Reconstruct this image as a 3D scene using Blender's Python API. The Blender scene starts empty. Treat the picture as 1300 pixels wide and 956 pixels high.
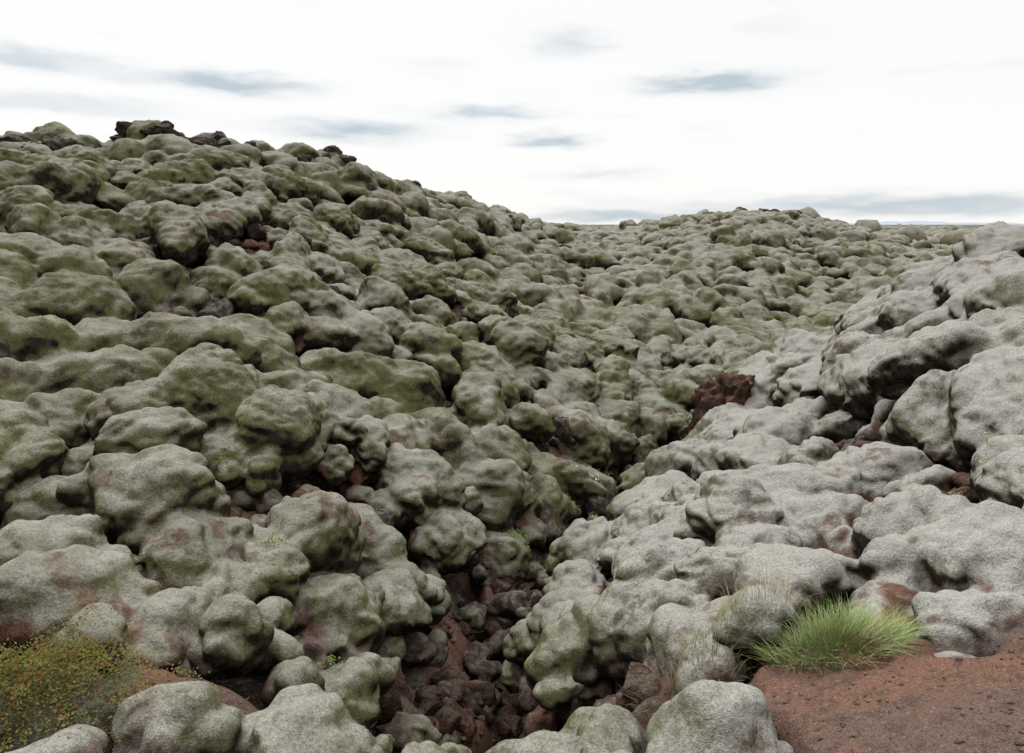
import bpy, math, random, time
import numpy as np
from mathutils import Vector
T0=time.time()
rng=np.random.default_rng(11); random.seed(11)
sc=bpy.context.scene
col=sc.collection
sc.view_settings.view_transform='Standard'; sc.view_settings.look='None'; sc.view_settings.exposure=0

# ---------------------------------------------------------------- noise
perm=rng.permutation(256); GR=rng.normal(size=(256,3)); GR/=np.linalg.norm(GR,axis=1)[:,None]
def perlin(P):
    P=np.asarray(P,dtype=np.float64); F=np.floor(P); f=P-F; I=F.astype(np.int64)&255
    u=f*f*f*(f*(f*6-15)+10); out=np.zeros(len(P))
    for dx in (0,1):
        hx=perm[(I[:,0]+dx)&255]; wx=u[:,0] if dx else 1-u[:,0]
        for dy in (0,1):
            hy=perm[(hx+I[:,1]+dy)&255]; wy=u[:,1] if dy else 1-u[:,1]
            for dz in (0,1):
                g=GR[perm[(hy+I[:,2]+dz)&255]]; wz=u[:,2] if dz else 1-u[:,2]
                out+=wx*wy*wz*(g[:,0]*(f[:,0]-dx)+g[:,1]*(f[:,1]-dy)+g[:,2]*(f[:,2]-dz))
    return out*1.6
def n2(x,y,s,o=0.0):
    return perlin(np.stack([x/s+o,y/s+o*1.7,np.full_like(x,o*0.37+.5)],1))
def sstep(a,b,x):
    t=np.clip((x-a)/(b-a),0,1); return t*t*(3-2*t)

# ---------------------------------------------------------------- survey points of the terrain (x east, y north, z relative to eye level)
CP=np.array([
(-10.1,14,1.22),(-6.36,8.5,-.66),(-4.62,6,-1.51),(-3.34,4.2,-1.85),(-2.46,3,-1.92),(-1.86,2.2,-1.88),
(-7.93,17,1.72),(-6.17,13,.42),(-4.59,9.5,-.7),(-3.24,6.5,-1.64),(-2.36,4.6,-2.02),(-1.7,3.2,-2.05),(-1.26,2.3,-1.96),
(-5.67,23,1.70),(-3.76,15,-.26),(-2.69,10.5,-1.39),(-2.09,8,-2.01),(-1.6,6,-2.26),(-1.3,4.8,-2.43),(-.95,3.4,-2.41),
(-2.04,36,.85),(-1.37,24,-.41),(-.81,14,-1.85),(-.59,10,-2.52),(-.46,7.6,-2.86),(-.36,5.8,-3.0),(-.3,4.7,-3.15),(-.2,3.8,-3.0),
(6.8,60,-1.2),(2.99,26,-1.92),(1.76,15,-2.87),(1.26,10.5,-3.29),(.95,7.8,-3.43),(.77,6.2,-3.13),(.54,4.3,-2.75),(.42,3.3,-2.48),
(10.4,40,.22),(6.36,24,-1.78),(4.32,16,-3.06),(3.3,12,-3.6),(2.23,8,-3.01),(1.42,5,-2.53),(1.04,3.6,-2.31),(.86,2.9,-2.1),
(17.0,42,.25),(11.1,26,-1.92),(8.2,19,-3.3),(4.8,11,-2.37),(3.96,9,-2.48),(2.82,6.3,-2.37),(1.97,4.3,-2.17),(1.4,3,-1.90),(1.2,2.5,-1.85),
(34.8,60,-1.2),(14.7,25,-1.9),(7.1,12,-1.25),(5.09,8.5,-1.68),(3.66,6,-1.88),(3.1,5,-2.0),(2.39,3.8,-1.92),(1.74,2.7,-1.78),
(8.17,11,-.50),(5.67,7.5,-1.02),(4.24,5.5,-1.38),(3.38,4.3,-1.62),(2.65,3.3,-1.67),(2.05,2.5,-1.64),(1.52,1.8,-1.56),
(9.5,16.5,-2.9),(14,18,-2.3),(14,10,0.0),(10,6,-.5),(20,30,-1.8),(30,30,-1.6),(23,44,-.8),(5.5,42,-.8),(2.5,40,-.5),
(-12,25,1.4),(-8,34,.8),(-20,20,1.6),(-20,40,.8),(-16,10,1.2),(-9,4,-.6),(-6,1,-1.3),
(0,0,-1.68),(0,1.5,-2.1),(-.1,2.6,-2.5),(0,-4,-1.5),(4,0,-1.4),(-5,-4,-1.4),(6,-5,-1.2),(12,0,-.6),(-14,0,-.2),(0,-14,-1.2),(14,-12,-1),(-14,-14,-1),
(40,20,-1),(45,5,-1),(-40,10,-.5),(-40,45,-.5),(0,60,-1.1),(-15,58,-.8),(22,60,-1.0),(0,-50,-1),(45,-40,-1),(-45,-40,-1)
],dtype=float)
def warp(x,y):
    r=np.sqrt(x*x+y*y+1e-6); k=np.log1p(r/2.5)/r
    return np.stack([x*k,y*k],1)
Q=warp(CP[:,0],CP[:,1])
def tps(r2): return 0.5*r2*np.log(r2+1e-9)
n=len(Q); d2=((Q[:,None]-Q[None])**2).sum(2)
A=np.zeros((n+3,n+3)); A[:n,:n]=tps(d2)+np.eye(n)*0.002
A[:n,n]=1; A[:n,n+1:]=Q; A[n,:n]=1; A[n+1:,:n]=Q.T
W=np.linalg.solve(A,np.concatenate([CP[:,2],[0,0,0]]))
GUL=np.array([(-.2,3.3),(-.3,4.7),(-.15,5.8),(.5,7.2),(.95,8),(1.8,10),(3.0,11.6)])
def gul_d(x,y):
    best=np.full(np.shape(x),9.)
    for a,b in zip(GUL[:-1],GUL[1:]):
        ab=b-a; t=np.clip(((x-a[0])*ab[0]+(y-a[1])*ab[1])/(ab@ab),0,1)
        best=np.minimum(best,np.hypot(x-a[0]-ab[0]*t,y-a[1]-ab[1]*t))
    return best
def xl(y): return np.interp(y,[4.3,6,8,10.5,12],[4.1,3.75,4.0,4.8,5.8])
def Hmac(x,y):
    x=np.asarray(x,float); y=np.asarray(y,float); out=np.empty(len(x))
    for i in range(0,len(x),60000):
        xx=x[i:i+60000]; yy=y[i:i+60000]; q=warp(xx,yy)
        D=((q[:,None]-Q[None])**2).sum(2)
        v=tps(D)@W[:n]+W[n]+q@W[n+1:]
        r=np.hypot(xx,yy); w=sstep(42,66,r)
        far=-1.85+1.2*n2(xx,yy,38,3.3)+.6*n2(xx,yy,13,5.1)
        near=.26*n2(xx,yy,2.1,9.1)*sstep(3,6,r)+.10*n2(xx,yy,1.0,13.1)*sstep(3,5,r)
        e_=xx-xl(yy); win=sstep(4.2,5.2,yy)*(1-sstep(10.5,12.5,yy))*np.exp(-(e_/1.6)**2)
        near=near+win*(.36*sstep(-.25,.50,e_)-.16)
        out[i:i+60000]=(v+near)*(1-w)+far*w-.50*np.exp(-(gul_d(xx,yy)/.68)**2)
    return out
def softmask(x,y):      # flat shelves without boulders (soil, grass, heath)
    e_=x-xl(y)+.38
    wv=.22*n2(x,y,.45,2.)+.12*n2(x,y,.15,8.)
    a=sstep(.88,1.05,x+wv)*(1-sstep(2.45,2.7,x))*(1-sstep(2.64,2.76,y+wv+.22*sstep(1.6,2.0,x)))*sstep(-1,0,y)
    b=np.exp(-(((x+1.35)/.5)**2+((y-2.85)/.28)**2)*1.2)
    c=np.exp(-(((x-2.9)/.65)**2+((y-4.55)/.38)**2)*1.2)*.9
    d=np.exp(-(e_/.30)**2)*sstep(4.6,5.2,y)*(1-sstep(7.6,8.6,y))*.95
    t=np.exp(-(((x-1.50)/.42)**2+((y-2.80)/.27)**2)**2)
    h=np.exp(-(((x+2.02)/.5)**2+((y-2.60)/.38)**2)**2)
    cam=1-sstep(1.3,1.8,np.hypot(x,y))
    return np.clip(a+b+c+d+t+h+cam,0,1)
def gapmask(x,y):       # thin spots between the cushions where brown ground shows
    g=n2(x,y,1.05,21.)+.45*n2(x,y,.5,4.)
    r=np.hypot(x,y)
    return sstep(.18,.38,g)*(1-sstep(14,20,r))*sstep(2.4,3,r)
def Hground(x,y):
    r=np.hypot(x,y)
    h=Hmac(x,y)
    sm=softmask(x,y); gm=gapmask(x,y)
    nf=sstep(.1,.8,x)*(1-sstep(3.1,3.8,y))
    h=h-(.54-.34*gm)*(1-sm)*(1-.75*nf)*(1-sstep(90,150,r))-.03
    nz=.11*n2(x,y,.9,1.1)+.06*n2(x,y,.33,2.2)+.025*n2(x,y,.12,4.2)+.012*n2(x,y,.05,6.2)
    fade=1-sstep(30,60,r)
    h+=nz*fade*(1-.6*sm)
    h+=sstep(60,120,r)*(.8*np.abs(n2(x,y,4.0,1.))+.3*np.abs(n2(x,y,1.4,7.)))*(1-sstep(600,1500,r))
    return h

# ---------------------------------------------------------------- mesh helper
def mesh_np(name,V,Fq,mat,smooth=True,attrs=None):
    me=bpy.data.meshes.new(name); V=np.asarray(V,np.float32); Fq=np.asarray(Fq,np.int32)
    k=Fq.shape[1]
    me.vertices.add(len(V)); me.vertices.foreach_set('co',V.ravel())
    me.loops.add(Fq.size); me.loops.foreach_set('vertex_index',Fq.ravel())
    me.polygons.add(len(Fq)); me.polygons.foreach_set('loop_start',np.arange(len(Fq),dtype=np.int32)*k)
    me.polygons.foreach_set('use_smooth',np.full(len(Fq),smooth))
    me.update(calc_edges=True)
    if attrs:
        for a,v in attrs.items():
            at=me.attributes.new(a,'FLOAT','POINT'); at.data.foreach_set('value',np.asarray(v,np.float32))
    if mat: me.materials.append(mat)
    ob=bpy.data.objects.new(name,me); col.objects.link(ob); return ob

# ---------------------------------------------------------------- materials
class NT:
    def __init__(s,name):
        s.m=bpy.data.materials.new(name); s.m.use_nodes=True; s.t=s.m.node_tree; s.N=s.t.nodes; s.L=s.t.links
        s.b=s.N['Principled BSDF']; s.b.inputs['Roughness'].default_value=.95
        s.b.inputs['Specular IOR Level'].default_value=.08
        s.g=s.N.new('ShaderNodeNewGeometry')
    def link(s,a,b): s.L.new(a,b)
    def noise(s,scale,detail=4,rough=.6,vec=None,dist=0):
        n=s.N.new('ShaderNodeTexNoise'); n.inputs['Scale'].default_value=scale; n.inputs['Detail'].default_value=detail
        n.inputs['Roughness'].default_value=rough; n.inputs['Distortion'].default_value=dist
        s.link(vec or s.g.outputs['Position'],n.inputs['Vector']); return n.outputs['Fac']
    def mr(s,v,a,b,c=0,d=1):
        n=s.N.new('ShaderNodeMapRange'); n.interpolation_type='SMOOTHSTEP'
        for i,x in zip((1,2,3,4),(a,b,c,d)): n.inputs[i].default_value=x
        s.link(v,n.inputs[0]); return n.outputs[0]
    def math(s,op,a,b):
        n=s.N.new('ShaderNodeMath'); n.operation=op
        for i,x in enumerate((a,b)):
            if isinstance(x,(int,float)): n.inputs[i].default_value=x
            else: s.link(x,n.inputs[i])
        return n.outputs[0]
    def mix(s,f,a,b,mode='MIX'):
        n=s.N.new('ShaderNodeMix'); n.data_type='RGBA'; n.blend_type=mode
        for i,x in ((0,f),(6,a),(7,b)):
            if isinstance(x,(int,float)): n.inputs[i].default_value=x
            elif isinstance(x,tuple): n.inputs[i].default_value=(*x,1)
            else: s.link(x,n.inputs[i])
        return n.outputs[2]
    def attr(s,a):
        n=s.N.new('ShaderNodeAttribute'); n.attribute_name=a; return n.outputs['Fac']
    def nz(s):
        n=s.N.new('ShaderNodeSeparateXYZ'); s.link(s.g.outputs['Normal'],n.inputs[0]); return n.outputs[2]
    def bump(s,h,strength,dist,prev=None):
        n=s.N.new('ShaderNodeBump'); n.inputs['Strength'].default_value=strength; n.inputs['Distance'].default_value=dist
        s.link(h,n.inputs['Height'])
        if prev: s.link(prev,n.inputs['Normal'])
        return n.outputs[0]
    def grey(s,v):
        n=s.N.new('ShaderNodeCombineColor')
        for i in range(3): s.link(v,n.inputs[i])
        return n.outputs[0]

def moss_material():
    t=NT('moss_on_lava'); pale=t.attr('pale'); h=t.attr('h'); nz=t.nz()
    big=t.noise(.55,2,.6); med=t.noise(2.9,3,.65); fine=t.noise(60,2,.7); vf=t.noise(170,1,.7); mid=t.noise(11,2,.65)
    green=t.mix(t.mr(med,.35,.65),(.078,.080,.032),(.144,.142,.068))
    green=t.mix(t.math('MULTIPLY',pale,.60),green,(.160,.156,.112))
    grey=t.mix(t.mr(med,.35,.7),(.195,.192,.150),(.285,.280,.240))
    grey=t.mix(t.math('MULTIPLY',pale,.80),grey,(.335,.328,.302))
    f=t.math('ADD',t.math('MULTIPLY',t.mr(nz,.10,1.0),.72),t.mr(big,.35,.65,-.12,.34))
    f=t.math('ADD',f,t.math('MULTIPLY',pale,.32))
    f=t.math('ADD',f,t.mr(mid,.3,.7,-.12,.12))
    f=t.math('ADD',f,t.mr(fine,.3,.7,-.08,.08))
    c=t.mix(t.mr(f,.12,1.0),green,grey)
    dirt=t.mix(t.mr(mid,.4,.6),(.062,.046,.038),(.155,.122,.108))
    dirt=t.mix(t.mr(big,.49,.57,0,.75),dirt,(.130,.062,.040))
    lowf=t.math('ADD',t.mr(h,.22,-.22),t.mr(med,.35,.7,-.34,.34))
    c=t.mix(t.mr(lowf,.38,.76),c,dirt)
    patch=t.mr(t.noise(1.6,5,.75),.55,.64)
    c=t.mix(t.math('MULTIPLY',patch,.74),c,dirt)
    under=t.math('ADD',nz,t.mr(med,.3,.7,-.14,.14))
    c=t.mix(t.mr(under,.26,-.14),c,t.mix(t.mr(mid,.4,.6),(.018,.013,.010),(.052,.040,.031)))  # dead-moss brown on undersides, colour darkened further to deepen the shade in crevices
    sp=t.math('MULTIPLY',t.mr(fine,.25,.75,.80,1.18),t.mr(vf,.25,.75,.76,1.22))
    c=t.mix(1.0,c,t.grey(sp),'MULTIPLY')
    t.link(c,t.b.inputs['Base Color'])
    b=t.bump(t.math('ADD',t.math('MULTIPLY',mid,.018),t.math('ADD',t.math('MULTIPLY',fine,.010),t.math('MULTIPLY',vf,.005))),1.0,1.0)
    t.link(b,t.b.inputs['Normal']); return t.m
def soil_material():
    t=NT('scoria_soil'); moss=t.attr('mossy'); br=t.attr('bright')
    n1=t.noise(1.3,3,.65); n2_=t.noise(14,4,.7)
    c=t.mix(t.mr(n1,.42,.60),(.036,.026,.021),(.095,.046,.031))
    c2=t.mix(t.mr(n1,.40,.62),(.155,.106,.085),(.205,.112,.078))
    c=t.mix(br,c,c2)
    c=t.mix(t.mr(n2_,.46,.66,0,.8),c,(.095,.068,.057))
    c=t.mix(t.mr(t.noise(45,2,.7),.58,.72,0,.7),c,(.27,.21,.18))
    m=t.mix(t.mr(n2_,.4,.6),(.085,.085,.055),(.19,.187,.155))
    mf=t.math('ADD',moss,t.mr(t.noise(2.3,4,.7),.4,.62,-.5,.5))
    c=t.mix(t.mr(mf,.35,.6),c,m)
    vf=t.noise(110,3,.7)
    c=t.mix(1.0,c,t.grey(t.mr(vf,.25,.75,.60,1.35)),'MULTIPLY')
    t.link(c,t.b.inputs['Base Color'])
    b=t.bump(t.math('ADD',t.math('MULTIPLY',n2_,.045),t.math('MULTIPLY',vf,.012)),1.0,1.0)
    t.link(b,t.b.inputs['Normal']); return t.m
def rock_material(name,a,b_,cc,lich=.2):
    t=NT(name); n1=t.noise(3,3,.7); n2_=t.noise(22,4,.75)
    c=t.mix(t.mr(n1,.35,.65),a,b_); c=t.mix(t.mr(n2_,.55,.7),c,cc)
    c=t.mix(t.math('MULTIPLY',t.math('MULTIPLY',t.mr(t.nz(),.3,.8),t.mr(t.noise(6,4,.7),.46,.56)),lich),c,(.20,.195,.155))
    t.link(c,t.b.inputs['Base Color'])
    b=t.bump(t.math('ADD',t.math('MULTIPLY',t.noise(12,4,.75),.10),t.math('MULTIPLY',n2_,.04)),1,1)
    t.link(b,t.b.inputs['Normal']); return t.m
def plain(name,c1,c2,scale=8,trans=False):
    t=NT(name); t.link(t.mix(t.mr(t.noise(scale,2,.6),.35,.65),c1,c2),t.b.inputs['Base Color'])
    return t.m
M_moss=moss_material(); M_soil=soil_material()
M_rock=rock_material('dark_lava',(.036,.028,.025),(.078,.058,.052),(.12,.095,.085),.6)
M_red=rock_material('red_lava',(.056,.037,.031),(.120,.060,.043),(.055,.042,.037),.35)

# ---------------------------------------------------------------- ground sheet
th=np.concatenate([np.linspace(-62,62,1150,endpoint=False),np.linspace(62,298,220,endpoint=False)])*math.pi/180
NA=len(th)
rad=np.concatenate([[.05],np.geomspace(.4,4500,560)])
R_,T_=np.meshgrid(rad,th,indexing='ij'); gx=(R_*np.sin(T_)).ravel(); gy=(R_*np.cos(T_)).ravel()
gz=Hground(gx,gy)
i=np.arange(len(rad)-1)[:,None]; j=np.arange(NA)[None]; jn=(j+1)%NA
Fq=np.stack([i*NA+j,(i)*NA+jn+0*i,(i+1)*NA+jn,(i+1)*NA+j],-1).reshape(-1,4)[:,::-1]
rr=np.hypot(gx,gy)
sm=softmask(gx,gy); gm=gapmask(gx,gy); gd=np.exp(-(gul_d(gx,gy)/.5)**2)
heath=np.exp(-(((gx+2.05)/.45)**2+((gy-2.55)/.35)**2)**2)
mossy=np.clip(.10+1.1*sstep(40,80,rr)-sm*.40+heath*1.6,-.6,1)
mesh_np('ground',np.stack([gx,gy,gz],1),Fq,M_soil,True,{'mossy':mossy,'bright':np.clip(sm+.55*gm+.55*gd,0,1)})
print('ground',time.time()-T0)

# ---------------------------------------------------------------- boulders
def ico(sub):
    import bmesh
    bm=bmesh.new(); bmesh.ops.create_icosphere(bm,subdivisions=sub,radius=1)
    V=np.array([v.co[:] for v in bm.verts]); F=np.array([[v.index for v in f.verts] for f in bm.faces]); bm.free(); return V,F
ICO={s:ico(s) for s in (1,2,3,4)}
def right_side(x,y):   # smooth pale slope on the right
    gx_=np.interp(y,[2,3.6,4.7,5.8,7.2,8,10,12,14],[.5,.1,.0,.1,.6,1.1,2.0,3.5,5.5])
    return sstep(0,.9,x-gx_)*(1-sstep(12,15,y))
cells={}
def try_add(x,y,r,k):
    cx,cy=int(x//1.5),int(y//1.5)
    for a in (-1,0,1):
        for b in (-1,0,1):
            for (px,py,pr) in cells.get((cx+a,cy+b),()):
                if (px-x)**2+(py-y)**2 < (k*(pr+r))**2: return False
    cells.setdefault((cx,cy),[]).append((x,y,r)); return True
B=[]
def scatter(rmin,rmax,N,rfun,k,amax=58,small=0,kr=None):
    u=rng.random(N); r=np.sqrt(rmin**2+u*(rmax**2-rmin**2)); a=rng.uniform(-amax,amax,N)*math.pi/180
    X=r*np.sin(a); Y=r*np.cos(a); RS=right_side(X,Y); G=gul_d(X,Y); GM=gapmask(X,Y)
    rb=np.array([rfun(X[i],Y[i],RS[i],G[i]) for i in range(N)])
    S=softmask(X,Y)
    for q in range(6):
        aa=q*math.pi/3; S=np.maximum(S,softmask(X+.7*rb*math.cos(aa),Y+.7*rb*math.sin(aa))*.72)
    o=np.argsort(-rb+rng.random(N)*.35)
    for i in o:
        if S[i]>.42: continue
        if G[i]<.44 and (not small or rng.random()<.55): continue
        if GM[i]>.5 and (not small or rng.random()<.6): continue
        kv=rng.uniform(.86,1.12)
        kk=(k if kr is None else k+(kr-k)*RS[i])*kv
        if try_add(X[i],Y[i],rb[i],kk): B.append((X[i],Y[i],rb[i],RS[i],small))
def rf_main(x,y,rs,g):
    base=.165+.30*rng.random()**1.6
    base*=(1+.15*rs)*(.64+.42*sstep(3.5,8,math.hypot(x,y)))
    if g<1.0: base*=.62+.38*g/1.0
    return base
scatter(2.1,17,18000,rf_main,.76,58,0,.73)
scatter(17,45,15000,lambda x,y,rs,g:.22+.33*rng.random()**1.3,.74,54)
scatter(2.1,17,16000,lambda x,y,rs,g:.065+.09*rng.random(),.64,58,1)
nB1=len(B)
scatter(45,150,12000,lambda x,y,rs,g:.45+.55*rng.random(),.68,50)
B=np.array(B); print('boulders',len(B),nB1,time.time()-T0)
bh=Hmac(B[:,0],B[:,1]); e=.3
sx=(Hmac(B[:,0]+e,B[:,1])-Hmac(B[:,0]-e,B[:,1]))/(2*e); sy=(Hmac(B[:,0],B[:,1]+e)-Hmac(B[:,0],B[:,1]-e))/(2*e)
sx=np.clip(sx,-.6,.6); sy=np.clip(sy,-.6,.6)
def build(idx,sub):
    V0,F0=ICO[sub]; n=len(idx); m=len(V0)
    seeds=rng.uniform(0,200,(n,3))
    D=np.repeat(V0[None],n,0)
    P=(D*1.0+seeds[:,None]).reshape(-1,3); P2=(D*1.9+seeds[:,None]*1.3).reshape(-1,3)
    rad=(1+.33*perlin(P)+.20*(np.abs(perlin(P2))-.2)).reshape(n,m,1)
    r=B[idx,2]; rs=B[idx,3]; smf=B[idx,4]
    el=1+.85*rng.random(n)**1.5; fl=rng.uniform(.76,1.15,n)*(1-.08*rs)
    S=np.stack([r*el,r/np.sqrt(el)*1.12,r*fl],1)[:,None]
    L=D*rad*S
    a=rng.uniform(0,math.pi,n); ca,sa=np.cos(a)[:,None],np.sin(a)[:,None]
    x=L[:,:,0]*ca-L[:,:,1]*sa; y=L[:,:,0]*sa+L[:,:,1]*ca; z=L[:,:,2]
    tilt=(.26+.25*rs)*(1-.5*smf)
    z=z+(x*sx[idx][:,None]+y*sy[idx][:,None])*tilt[:,None]
    cz=bh[idx]-.06+rng.uniform(-.17,.18,n)*(1-.20*rs)-smf*.19
    V=np.stack([x+B[idx,0][:,None],y+B[idx,1][:,None],z+cz[:,None]],2).reshape(-1,3)
    F=(F0[None]+(np.arange(n)*m)[:,None,None]).reshape(-1,3)
    return V,F
rB=np.hypot(B[:,0],B[:,1])
def finish(ob,amp):
    me=ob.data; n=len(me.vertices); V=np.empty(n*3,np.float32); me.vertices.foreach_get('co',V); V=V.reshape(-1,3).astype(float)
    Nn=np.empty(n*3,np.float32); me.vertex_normals.foreach_get('vector',Nn); Nn=Nn.reshape(-1,3)
    w=np.stack([perlin(V/.9+7),perlin(V/.9+31),perlin(V/.9+57)],1)*.22
    Vw=V+w
    b1=np.abs(perlin(Vw/.36+3)); b2=np.abs(perlin(Vw/.15+11)); b3=perlin(V/.07+5); b4=perlin(V/.035+15)
    rs=right_side(V[:,0],V[:,1])
    d=amp*((b1-.25)*(.070+.022*rs)+(b2-.25)*.036+.007*b3+.0035*b4)
    V2=V+Nn*d[:,None]
    me.vertices.foreach_set('co',V2.astype(np.float32).ravel())
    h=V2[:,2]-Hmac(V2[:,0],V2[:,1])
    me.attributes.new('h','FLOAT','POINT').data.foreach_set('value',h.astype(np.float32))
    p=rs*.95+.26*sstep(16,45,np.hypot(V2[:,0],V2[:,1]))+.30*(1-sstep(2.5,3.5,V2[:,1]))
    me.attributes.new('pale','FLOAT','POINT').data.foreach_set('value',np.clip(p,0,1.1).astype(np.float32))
    me.update()
for (r0,r1,vox,it) in ((0,7.2,.02,2),(7.2,17,.036,1),(17,45,.08,1)):
    idx=np.where((rB>=r0)&(rB<r1))[0]
    V,F=build(idx,4 if r1<8 else 3)
    tmp=mesh_np('tmp',V,F,None)
    m=tmp.modifiers.new('r','REMESH'); m.mode='VOXEL'; m.voxel_size=vox; m.use_smooth_shade=True
    s=tmp.modifiers.new('s','SMOOTH'); s.iterations=it; s.factor=.5
    dg=bpy.context.evaluated_depsgraph_get()
    me=bpy.data.meshes.new_from_object(tmp.evaluated_get(dg)); bpy.data.objects.remove(tmp)
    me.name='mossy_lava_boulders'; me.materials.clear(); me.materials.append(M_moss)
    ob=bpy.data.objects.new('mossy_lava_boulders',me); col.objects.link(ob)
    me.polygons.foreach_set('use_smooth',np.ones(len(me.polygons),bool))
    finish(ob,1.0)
    print('zone',r0,r1,len(idx),len(me.vertices),time.time()-T0)
idx=np.where(rB>=45)[0]; V,F=build(idx,3 if len(idx)<1500 else 2)
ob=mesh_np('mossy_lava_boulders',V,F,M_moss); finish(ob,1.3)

bpy.context.view_layer.update()
dg=bpy.context.evaluated_depsgraph_get()
def Hs(x,y): return float(Hmac(np.array([x]),np.array([y]))[0])
def drop(x,y):
    hit,loc,*_=sc.ray_cast(dg,Vector((x,y,30)),Vector((0,0,-1)))
    return loc.z if hit else Hs(x,y)
# ---------------------------------------------------------------- bare lava rocks (blocky, faceted, pitted)
def lava_rock(specs,name,mat,sub=4,rough=1.0):
    VV=[];FF=[];o=0
    V0,F0=ico(sub) if sub>4 else ICO[sub]
    for (x,y,z,sx_,sy_,sz_) in specs:
        sd=rng.uniform(0,100,3); P=V0*1.15
        for k in range(13):
            nn=rng.normal(size=3); nn/=np.linalg.norm(nn); dd=rng.uniform(.50,.92)
            t=P@nn-dd; P=P-np.where(t>0,t,0)[:,None]*nn*.92
        r=1+rough*(.18*perlin(V0*1.6+sd)+.14*np.abs(perlin(V0*4+sd))+.08*perlin(V0*9+sd)+.05*perlin(V0*19+sd))
        a=rng.uniform(0,6.28); L=P*r[:,None]*np.array([sx_,sy_,sz_])*1.2
        X=L[:,0]*math.cos(a)-L[:,1]*math.sin(a); Y=L[:,0]*math.sin(a)+L[:,1]*math.cos(a)
        VV.append(np.stack([X+x,Y+y,L[:,2]+z],1)); FF.append(F0+o); o+=len(V0)
    return mesh_np(name,np.concatenate(VV),np.concatenate(FF),mat,True)
specs=[]
crest=[(-10.4,14.6,6),(-9.9,14.8,6),(-9.3,15.4,5),(-8.9,16.4,6),(-8.6,16.8,7),(-8.2,17.2,9),(-7.9,17.4,9),(-7.6,17.6,9),(-7.2,18.0,8),(-6.8,18.8,4),(-6.2,21,4),(-5.6,23.3,5),(-4.8,25.5,4),(-4.2,27.5,5),(-3.9,28.5,5),(-3,31,4),(-1.8,36,4),(-.4,31,3),(10.4,40,3),(11,40.5,5),(12.3,41,6),(13.8,41,5),(15,41.5,4),(16.5,42,6),(17.2,42,6),(24,50,4),(28,58,4),(5,45,3),(33,62,4)]
for x,y,nn in crest:
    for k in range(nn):
        xx=x+rng.normal()*.38; yy=y+rng.normal()*.35; s=rng.uniform(.12,.27)*(1+y/80)
        z0=min(drop(xx,yy),Hs(xx,yy)+.42)
        specs.append((xx,yy,z0+s*rng.uniform(-.35,.05),s,s*.85,s*.6))
for k in range(480):
    a=rng.uniform(-48,34)*math.pi/180; r=math.sqrt(rng.uniform(24,1600)); xx=r*math.sin(a); yy=r*math.cos(a)
    if right_side(np.array([xx]),np.array([yy]))[0]>.3: continue
    s=rng.uniform(.11,.24)*(1+r/80); hm=Hs(xx,yy); specs.append((xx,yy,min(hm+rng.uniform(-.14,.12),drop(xx,yy)+.1*s),s,s*.8,s*.8))
lava_rock(specs,'bare_lava_rocks',M_rock)
def Hg(x,y): return float(Hground(np.array([x]),np.array([y]))[0])
specs=[]
for k in range(300):
    s_=rng.uniform(0,len(GUL)-1.01); q=int(s_); p=GUL[q]+(GUL[q+1]-GUL[q])*(s_-q)
    xx=p[0]+rng.normal()*.34; yy=p[1]+rng.normal()*.2; s=rng.uniform(.03,.12)
    specs.append((xx,yy,Hg(xx,yy)+s*.3,s,s*.85,s*.8))
for (cx,cy,nn) in ((2.9,4.6,16),(3.4,6.2,14),(3.5,7.4,10),(2.5,4.3,5)):
    for k in range(nn):
        xx=cx+rng.normal()*.35; yy=cy+rng.normal()*.35; s=rng.uniform(.03,.13)
        specs.append((xx,yy,Hg(xx,yy)+s*.4,s,s*.85,s*.8))
gx_=rng.uniform(-7,5,1700); gy_=rng.uniform(2.8,14,1700); gmk=gapmask(gx_,gy_); gh=Hground(gx_,gy_)
for x,y,g,hh in zip(gx_,gy_,gmk,gh):
    if g>.5: s=rng.uniform(.03,.11); specs.append((x,y,hh+s*.3,s,s*.85,s*.75))
lava_rock(specs,'red_gully_rocks',M_red,3)
lava_rock([(3.72,11.3,-3.05,.50,.46,.66),(3.2,11.1,-3.55,.38,.3,.3),(4.05,11.6,-3.5,.3,.3,.25)],'red_lava_rock',rock_material('rusty_lava',(.065,.040,.032),(.155,.068,.044),(.055,.040,.036),.3),5,1.5)

# ---------------------------------------------------------------- scoria stones in the gully and on the shelves
V0,F0=ICO[2]; VV=[];FF=[];o=0
for k in range(5600):
    t=rng.random()
    if t<.30:
        g=GUL[rng.integers(0,5)]; x=g[0]+rng.normal()*.4; y=g[1]+rng.normal()*.6
    elif t<.75: x=rng.uniform(.8,2.5); y=rng.uniform(1.4,3.0)
    elif t<.88: x=-1.45+rng.normal()*.5; y=2.75+rng.normal()*.35
    else: x=3.0+rng.normal()*.6; y=rng.choice([4.6,6.4])+rng.normal()*.5
    s=.0016+.012*rng.random()**9+(.03*rng.random() if t<.30 and rng.random()<.3 else 0)
    L=V0*(1+.5*perlin(V0*1.5+rng.uniform(0,99,3)))[:,None]*s*np.array([1.2,1,.75])
    VV.append((L,x,y)); FF.append(F0+o); o+=len(V0)
zz=Hground(np.array([v[1] for v in VV]),np.array([v[2] for v in VV]))
mesh_np('scoria_gravel',np.concatenate([v[0]+np.array([v[1],v[2],z+.001]) for v,z in zip(VV,zz)]),np.concatenate(FF),rock_material('scoria_stone',(.13,.085,.07),(.22,.15,.12),(.10,.075,.065),.3))

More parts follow.
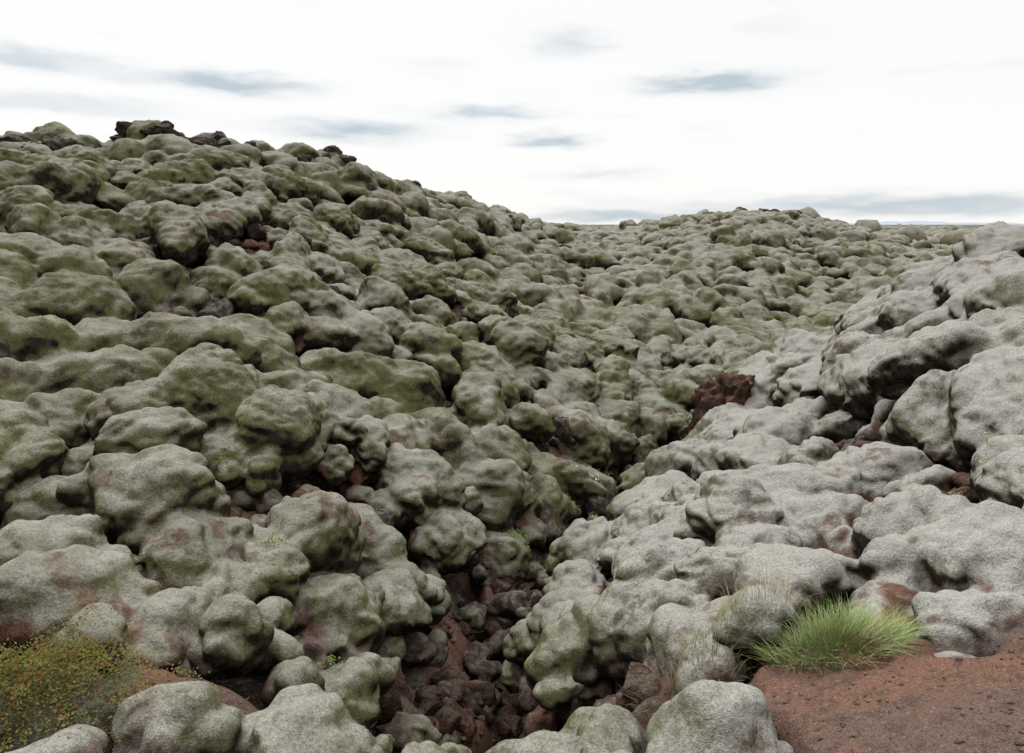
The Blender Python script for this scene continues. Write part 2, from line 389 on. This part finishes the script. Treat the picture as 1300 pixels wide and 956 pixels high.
# ---------------------------------------------------------------- plants (dropped onto what is really there)
def blades(name,cx,cy,nb,rad,l0,l1,mat,w=.0028,lean=.5,extra=None,pe=.28,onground=False):
    V=[];F=[];mi=[]
    for k in range(nb):
        a=rng.uniform(0,6.283); rr_=rad*rng.random()**.6
        x=cx+rr_*math.cos(a); y=cy+rr_*.7*math.sin(a); zc=Hg(x,y) if onground else drop(x,y)
        L=rng.uniform(l0,l1)*(1-.35*(rr_/rad)); da=a+rng.normal()*.6; ln=(lean*(rr_/rad)+abs(rng.normal())*.28)
        dx,dy=math.cos(da),math.sin(da); px,py=-dy,dx; b=len(V); ww=w*rng.uniform(.7,1.3)
        for q in range(5):
            t=q/4; off=ln*L*t**1.7; hh=L*t*(1-.25*ln*t); wv=ww*(1-t*.92)
            X=x+dx*off; Y=y+dy*off; Z=zc-.01+hh
            V.append((X-px*wv,Y-py*wv,Z)); V.append((X+px*wv,Y+py*wv,Z))
        m_=1 if (extra and rng.random()<pe) else 0
        for q in range(4): F.append((b+2*q,b+2*q+1,b+2*q+3,b+2*q+2)); mi.append(m_)
    ob=mesh_np(name,V,F,mat)
    if extra: ob.data.materials.append(extra); ob.data.polygons.foreach_set('material_index',np.array(mi,np.int32))
    return ob
M_gr=plain('grass_green',(.14,.24,.06),(.29,.40,.15),30); M_st=plain('grass_straw',(.42,.38,.22),(.30,.22,.13),30)
blades('grass_tussock',1.48,2.84,1900,.29,.09,.23,M_gr,.0019,.85,M_st,.33,True)
blades('grass_tussock',.98,3.0,300,.2,.06,.15,M_gr,.0018,.6,M_st,.5)
blades('dry_grass',.85,3.15,260,.22,.08,.2,M_st,.0014,.6)
blades('dry_grass',1.25,3.05,260,.25,.08,.2,M_st,.0014,.6)
blades('dry_grass',2.75,4.3,200,.35,.06,.16,M_st,.0018,.6)
blades('grass_tussock',-.28,4.35,200,.16,.05,.14,M_gr,.003,.6,M_st)
blades('grass_tussock',.55,6.9,160,.3,.05,.12,M_gr,.004,.6,M_st)
def herb(name,cx,cy,nb,rx,ry,h,mats,leaf=.012,wts=None):
    V=[];F=[];mi=[]
    for k in range(nb):
        x=cx+rng.normal()*rx*.5; y=cy+rng.normal()*ry*.5
        z=drop(x,y); d=math.exp(-((x-cx)/rx)**2-((y-cy)/ry)**2)
        z+=rng.random()**.7*h*(.35+.65*d)*(.55+.9*(.5+.5*math.sin(x*31+2*math.sin(y*23))*math.sin(y*27)))
        a=rng.uniform(0,6.283); e_=rng.uniform(-.3,1.1); s=leaf*rng.uniform(.6,1.4)
        d1=np.array([math.cos(a)*math.cos(e_),math.sin(a)*math.cos(e_),math.sin(e_)]); d2=np.array([-math.sin(a),math.cos(a),rng.uniform(-.5,.5)])
        c=np.array([x,y,z]); b=len(V)
        V+= [c,c+d1*s*.5+d2*s*.3,c+d1*s,c+d1*s*.5-d2*s*.3]; F.append((b,b+1,b+2,b+3)); mi.append(int(rng.choice(len(mats),p=wts)))
    ob=mesh_np(name,np.array(V),np.array(F),mats[0],False)
    for m in mats[1:]: ob.data.materials.append(m)
    ob.data.polygons.foreach_set('material_index',np.array(mi,np.int32)); return ob
L1=plain('heath_green',(.08,.10,.022),(.16,.16,.04),25); L2=plain('heath_ochre',(.20,.13,.045),(.15,.07,.032),25); L3=plain('leaf_green',(.10,.16,.04),(.17,.23,.07),30)
Wh=plain('white_petal',(.7,.7,.66),(.8,.8,.75)); Yw=plain('yellow_petal',(.75,.55,.04),(.8,.6,.06))
herb('heath_shrub',-2.0,2.60,16000,.42,.36,.17,[L1,L2],.012,[.6,.4])
herb('creeping_herb',.95,8.2,900,.4,.5,.05,[L3,L1],.02,[.5,.5])
herb('white_flowers',1.35,9.3,420,.45,.3,.10,[Wh,L3],.022,[.3,.7])
herb('white_flowers',.3,10.2,160,.14,.14,.12,[Wh,L3],.026,[.35,.65])
herb('yellow_flowers',3.05,4.35,120,.16,.14,.16,[L3,Yw],.016,[.86,.14])
herb('creeping_herb',.1,3.7,900,.3,.15,.03,[L1,L3],.012,[.6,.4])
herb('creeping_herb',.1,7.0,500,.2,.2,.06,[L3,L1],.016,[.7,.3])
for (x,y) in ((-1.6,4.3),(-2.3,5.2),(-.9,6.8),(-2.9,7.0),(1.7,5.6),(-1.1,3.7)):
    herb('small_herb',x,y,70,.07,.07,.07,[L3,L1],.02,[.8,.2])
print('plants',time.time()-T0)

# ---------------------------------------------------------------- distant mountains
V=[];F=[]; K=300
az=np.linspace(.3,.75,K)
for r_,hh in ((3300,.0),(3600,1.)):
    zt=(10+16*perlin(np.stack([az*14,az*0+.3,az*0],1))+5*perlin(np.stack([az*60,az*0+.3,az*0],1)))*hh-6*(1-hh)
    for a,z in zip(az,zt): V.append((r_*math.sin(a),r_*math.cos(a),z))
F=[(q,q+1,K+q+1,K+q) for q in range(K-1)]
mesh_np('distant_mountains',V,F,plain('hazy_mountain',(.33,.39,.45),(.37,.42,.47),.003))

# ---------------------------------------------------------------- sky
w=bpy.data.worlds.new('World'); sc.world=w; w.use_nodes=True; nt=w.node_tree; N=nt.nodes; L=nt.links; N.clear()
SE,SR=math.radians(52),math.radians(-40)
out=N.new('ShaderNodeOutputWorld'); mixs=N.new('ShaderNodeMixShader'); b1=N.new('ShaderNodeBackground'); b2=N.new('ShaderNodeBackground')
sky=N.new('ShaderNodeTexSky'); sky.sky_type='NISHITA'; sky.sun_disc=False; sky.sun_elevation=SE; sky.sun_rotation=SR
L.new(sky.outputs[0],b1.inputs[0]); b1.inputs[1].default_value=.11
tc=N.new('ShaderNodeTexCoord'); sep=N.new('ShaderNodeSeparateXYZ'); L.new(tc.outputs['Generated'],sep.inputs[0])
def wm(op,a,b=0.0):
    n=N.new('ShaderNodeMath'); n.operation=op
    for i_,x in enumerate((a,b)):
        if isinstance(x,(int,float)): n.inputs[i_].default_value=x
        else: L.new(x,n.inputs[i_])
    return n.outputs[0]
AZ=wm('ARCTAN2',sep.outputs[0],sep.outputs[1]); EL=wm('ARCSINE',sep.outputs[2])
cmb=N.new('ShaderNodeCombineXYZ'); L.new(wm('MULTIPLY',AZ,6),cmb.inputs[0]); L.new(wm('MULTIPLY',EL,26),cmb.inputs[1])
def wn(scale,det,off):
    m=N.new('ShaderNodeMapping'); m.inputs['Location'].default_value=(off,off*2,off); L.new(cmb.outputs[0],m.inputs[0])
    n=N.new('ShaderNodeTexNoise'); n.inputs['Scale'].default_value=scale; n.inputs['Detail'].default_value=det; L.new(m.outputs[0],n.inputs[0]); return n.outputs['Fac']
na=wn(2.6,4,1.); nb_=wn(2.6,4,7.); nc=wn(.9,4,3.)
AZd=wm('ADD',AZ,wm('MULTIPLY',wm('SUBTRACT',na,.5),.13)); ELd=wm('ADD',EL,wm('MULTIPLY',wm('SUBTRACT',nb_,.5),.030))
tot=None
for (a,e_,wd,hg,s) in ((-.377,.179,.085,.011,1.1),(-.219,.127,.09,.012,1.),(.056,.117,.045,.008,1.),(-.033,.153,.07,.009,.8),(.273,.186,.075,.012,1.2),(.081,.243,.05,.016,.5),(-.603,.186,.09,.011,.7),(.516,.024,.25,.012,.9),(.168,.010,.14,.008,.9),(.13,.07,.07,.007,.4),(-.58,.140,.12,.010,.45),(.9,.17,.16,.02,.7),(-1.1,.15,.2,.03,.6)):
    dx=wm('DIVIDE',wm('SUBTRACT',AZd,a),wd); dy=wm('DIVIDE',wm('SUBTRACT',ELd,e_),hg)
    q=wm('ADD',wm('MULTIPLY',dx,dx),wm('MULTIPLY',dy,dy)); g=wm('MULTIPLY',wm('POWER',2.718,wm('MULTIPLY',q,-1.0)),s)
    tot=g if tot is None else wm('ADD',tot,g)
mr=N.new('ShaderNodeMapRange'); mr.interpolation_type='SMOOTHSTEP'; L.new(nc,mr.inputs[0]); mr.inputs[1].default_value=.58; mr.inputs[2].default_value=.80; mr.inputs[4].default_value=.18
tot=wm('MINIMUM',wm('ADD',tot,mr.outputs[0]),1.0)
cr=N.new('ShaderNodeMix'); cr.data_type='RGBA'; L.new(tot,cr.inputs[0]); cr.inputs[6].default_value=(1.0,.992,.98,1); cr.inputs[7].default_value=(.53,.61,.67,1)
L.new(cr.outputs[2],b2.inputs[0])
# overcast sky: brighter towards the zenith, duller in the south behind the viewpoint
zr=N.new('ShaderNodeMapRange'); zr.interpolation_type='SMOOTHSTEP'; L.new(EL,zr.inputs[0]); zr.inputs[1].default_value=.30; zr.inputs[2].default_value=1.25; zr.inputs[3].default_value=1.02; zr.inputs[4].default_value=2.9
yr=N.new('ShaderNodeMapRange'); yr.interpolation_type='SMOOTHSTEP'; L.new(sep.outputs[1],yr.inputs[0]); yr.inputs[1].default_value=-.8; yr.inputs[2].default_value=.25; yr.inputs[3].default_value=.42; yr.inputs[4].default_value=1.0
L.new(wm('MULTIPLY',zr.outputs[0],yr.outputs[0]),b2.inputs[1])
mixs.inputs[0].default_value=.94; L.new(b1.outputs[0],mixs.inputs[1]); L.new(b2.outputs[0],mixs.inputs[2]); L.new(mixs.outputs[0],out.inputs[0])
sl=bpy.data.lights.new('sun','SUN'); sl.energy=1.45; sl.angle=math.radians(12); sl.color=(1,.97,.92); so=bpy.data.objects.new('sun',sl); col.objects.link(so)
d=Vector((math.sin(SR)*math.cos(SE),math.cos(SR)*math.cos(SE),math.sin(SE))); so.rotation_euler=d.to_track_quat('Z','Y').to_euler()

# ---------------------------------------------------------------- camera
cd=bpy.data.cameras.new('camera'); cd.lens=24; cd.sensor_width=36; cd.shift_y=-.0346; cd.clip_start=.05; cd.clip_end=9000
co=bpy.data.objects.new('camera',cd); col.objects.link(co); co.location=(0,0,0); co.rotation_euler=(math.radians(90-9.7),0,0); sc.camera=co
print('done',time.time()-T0)
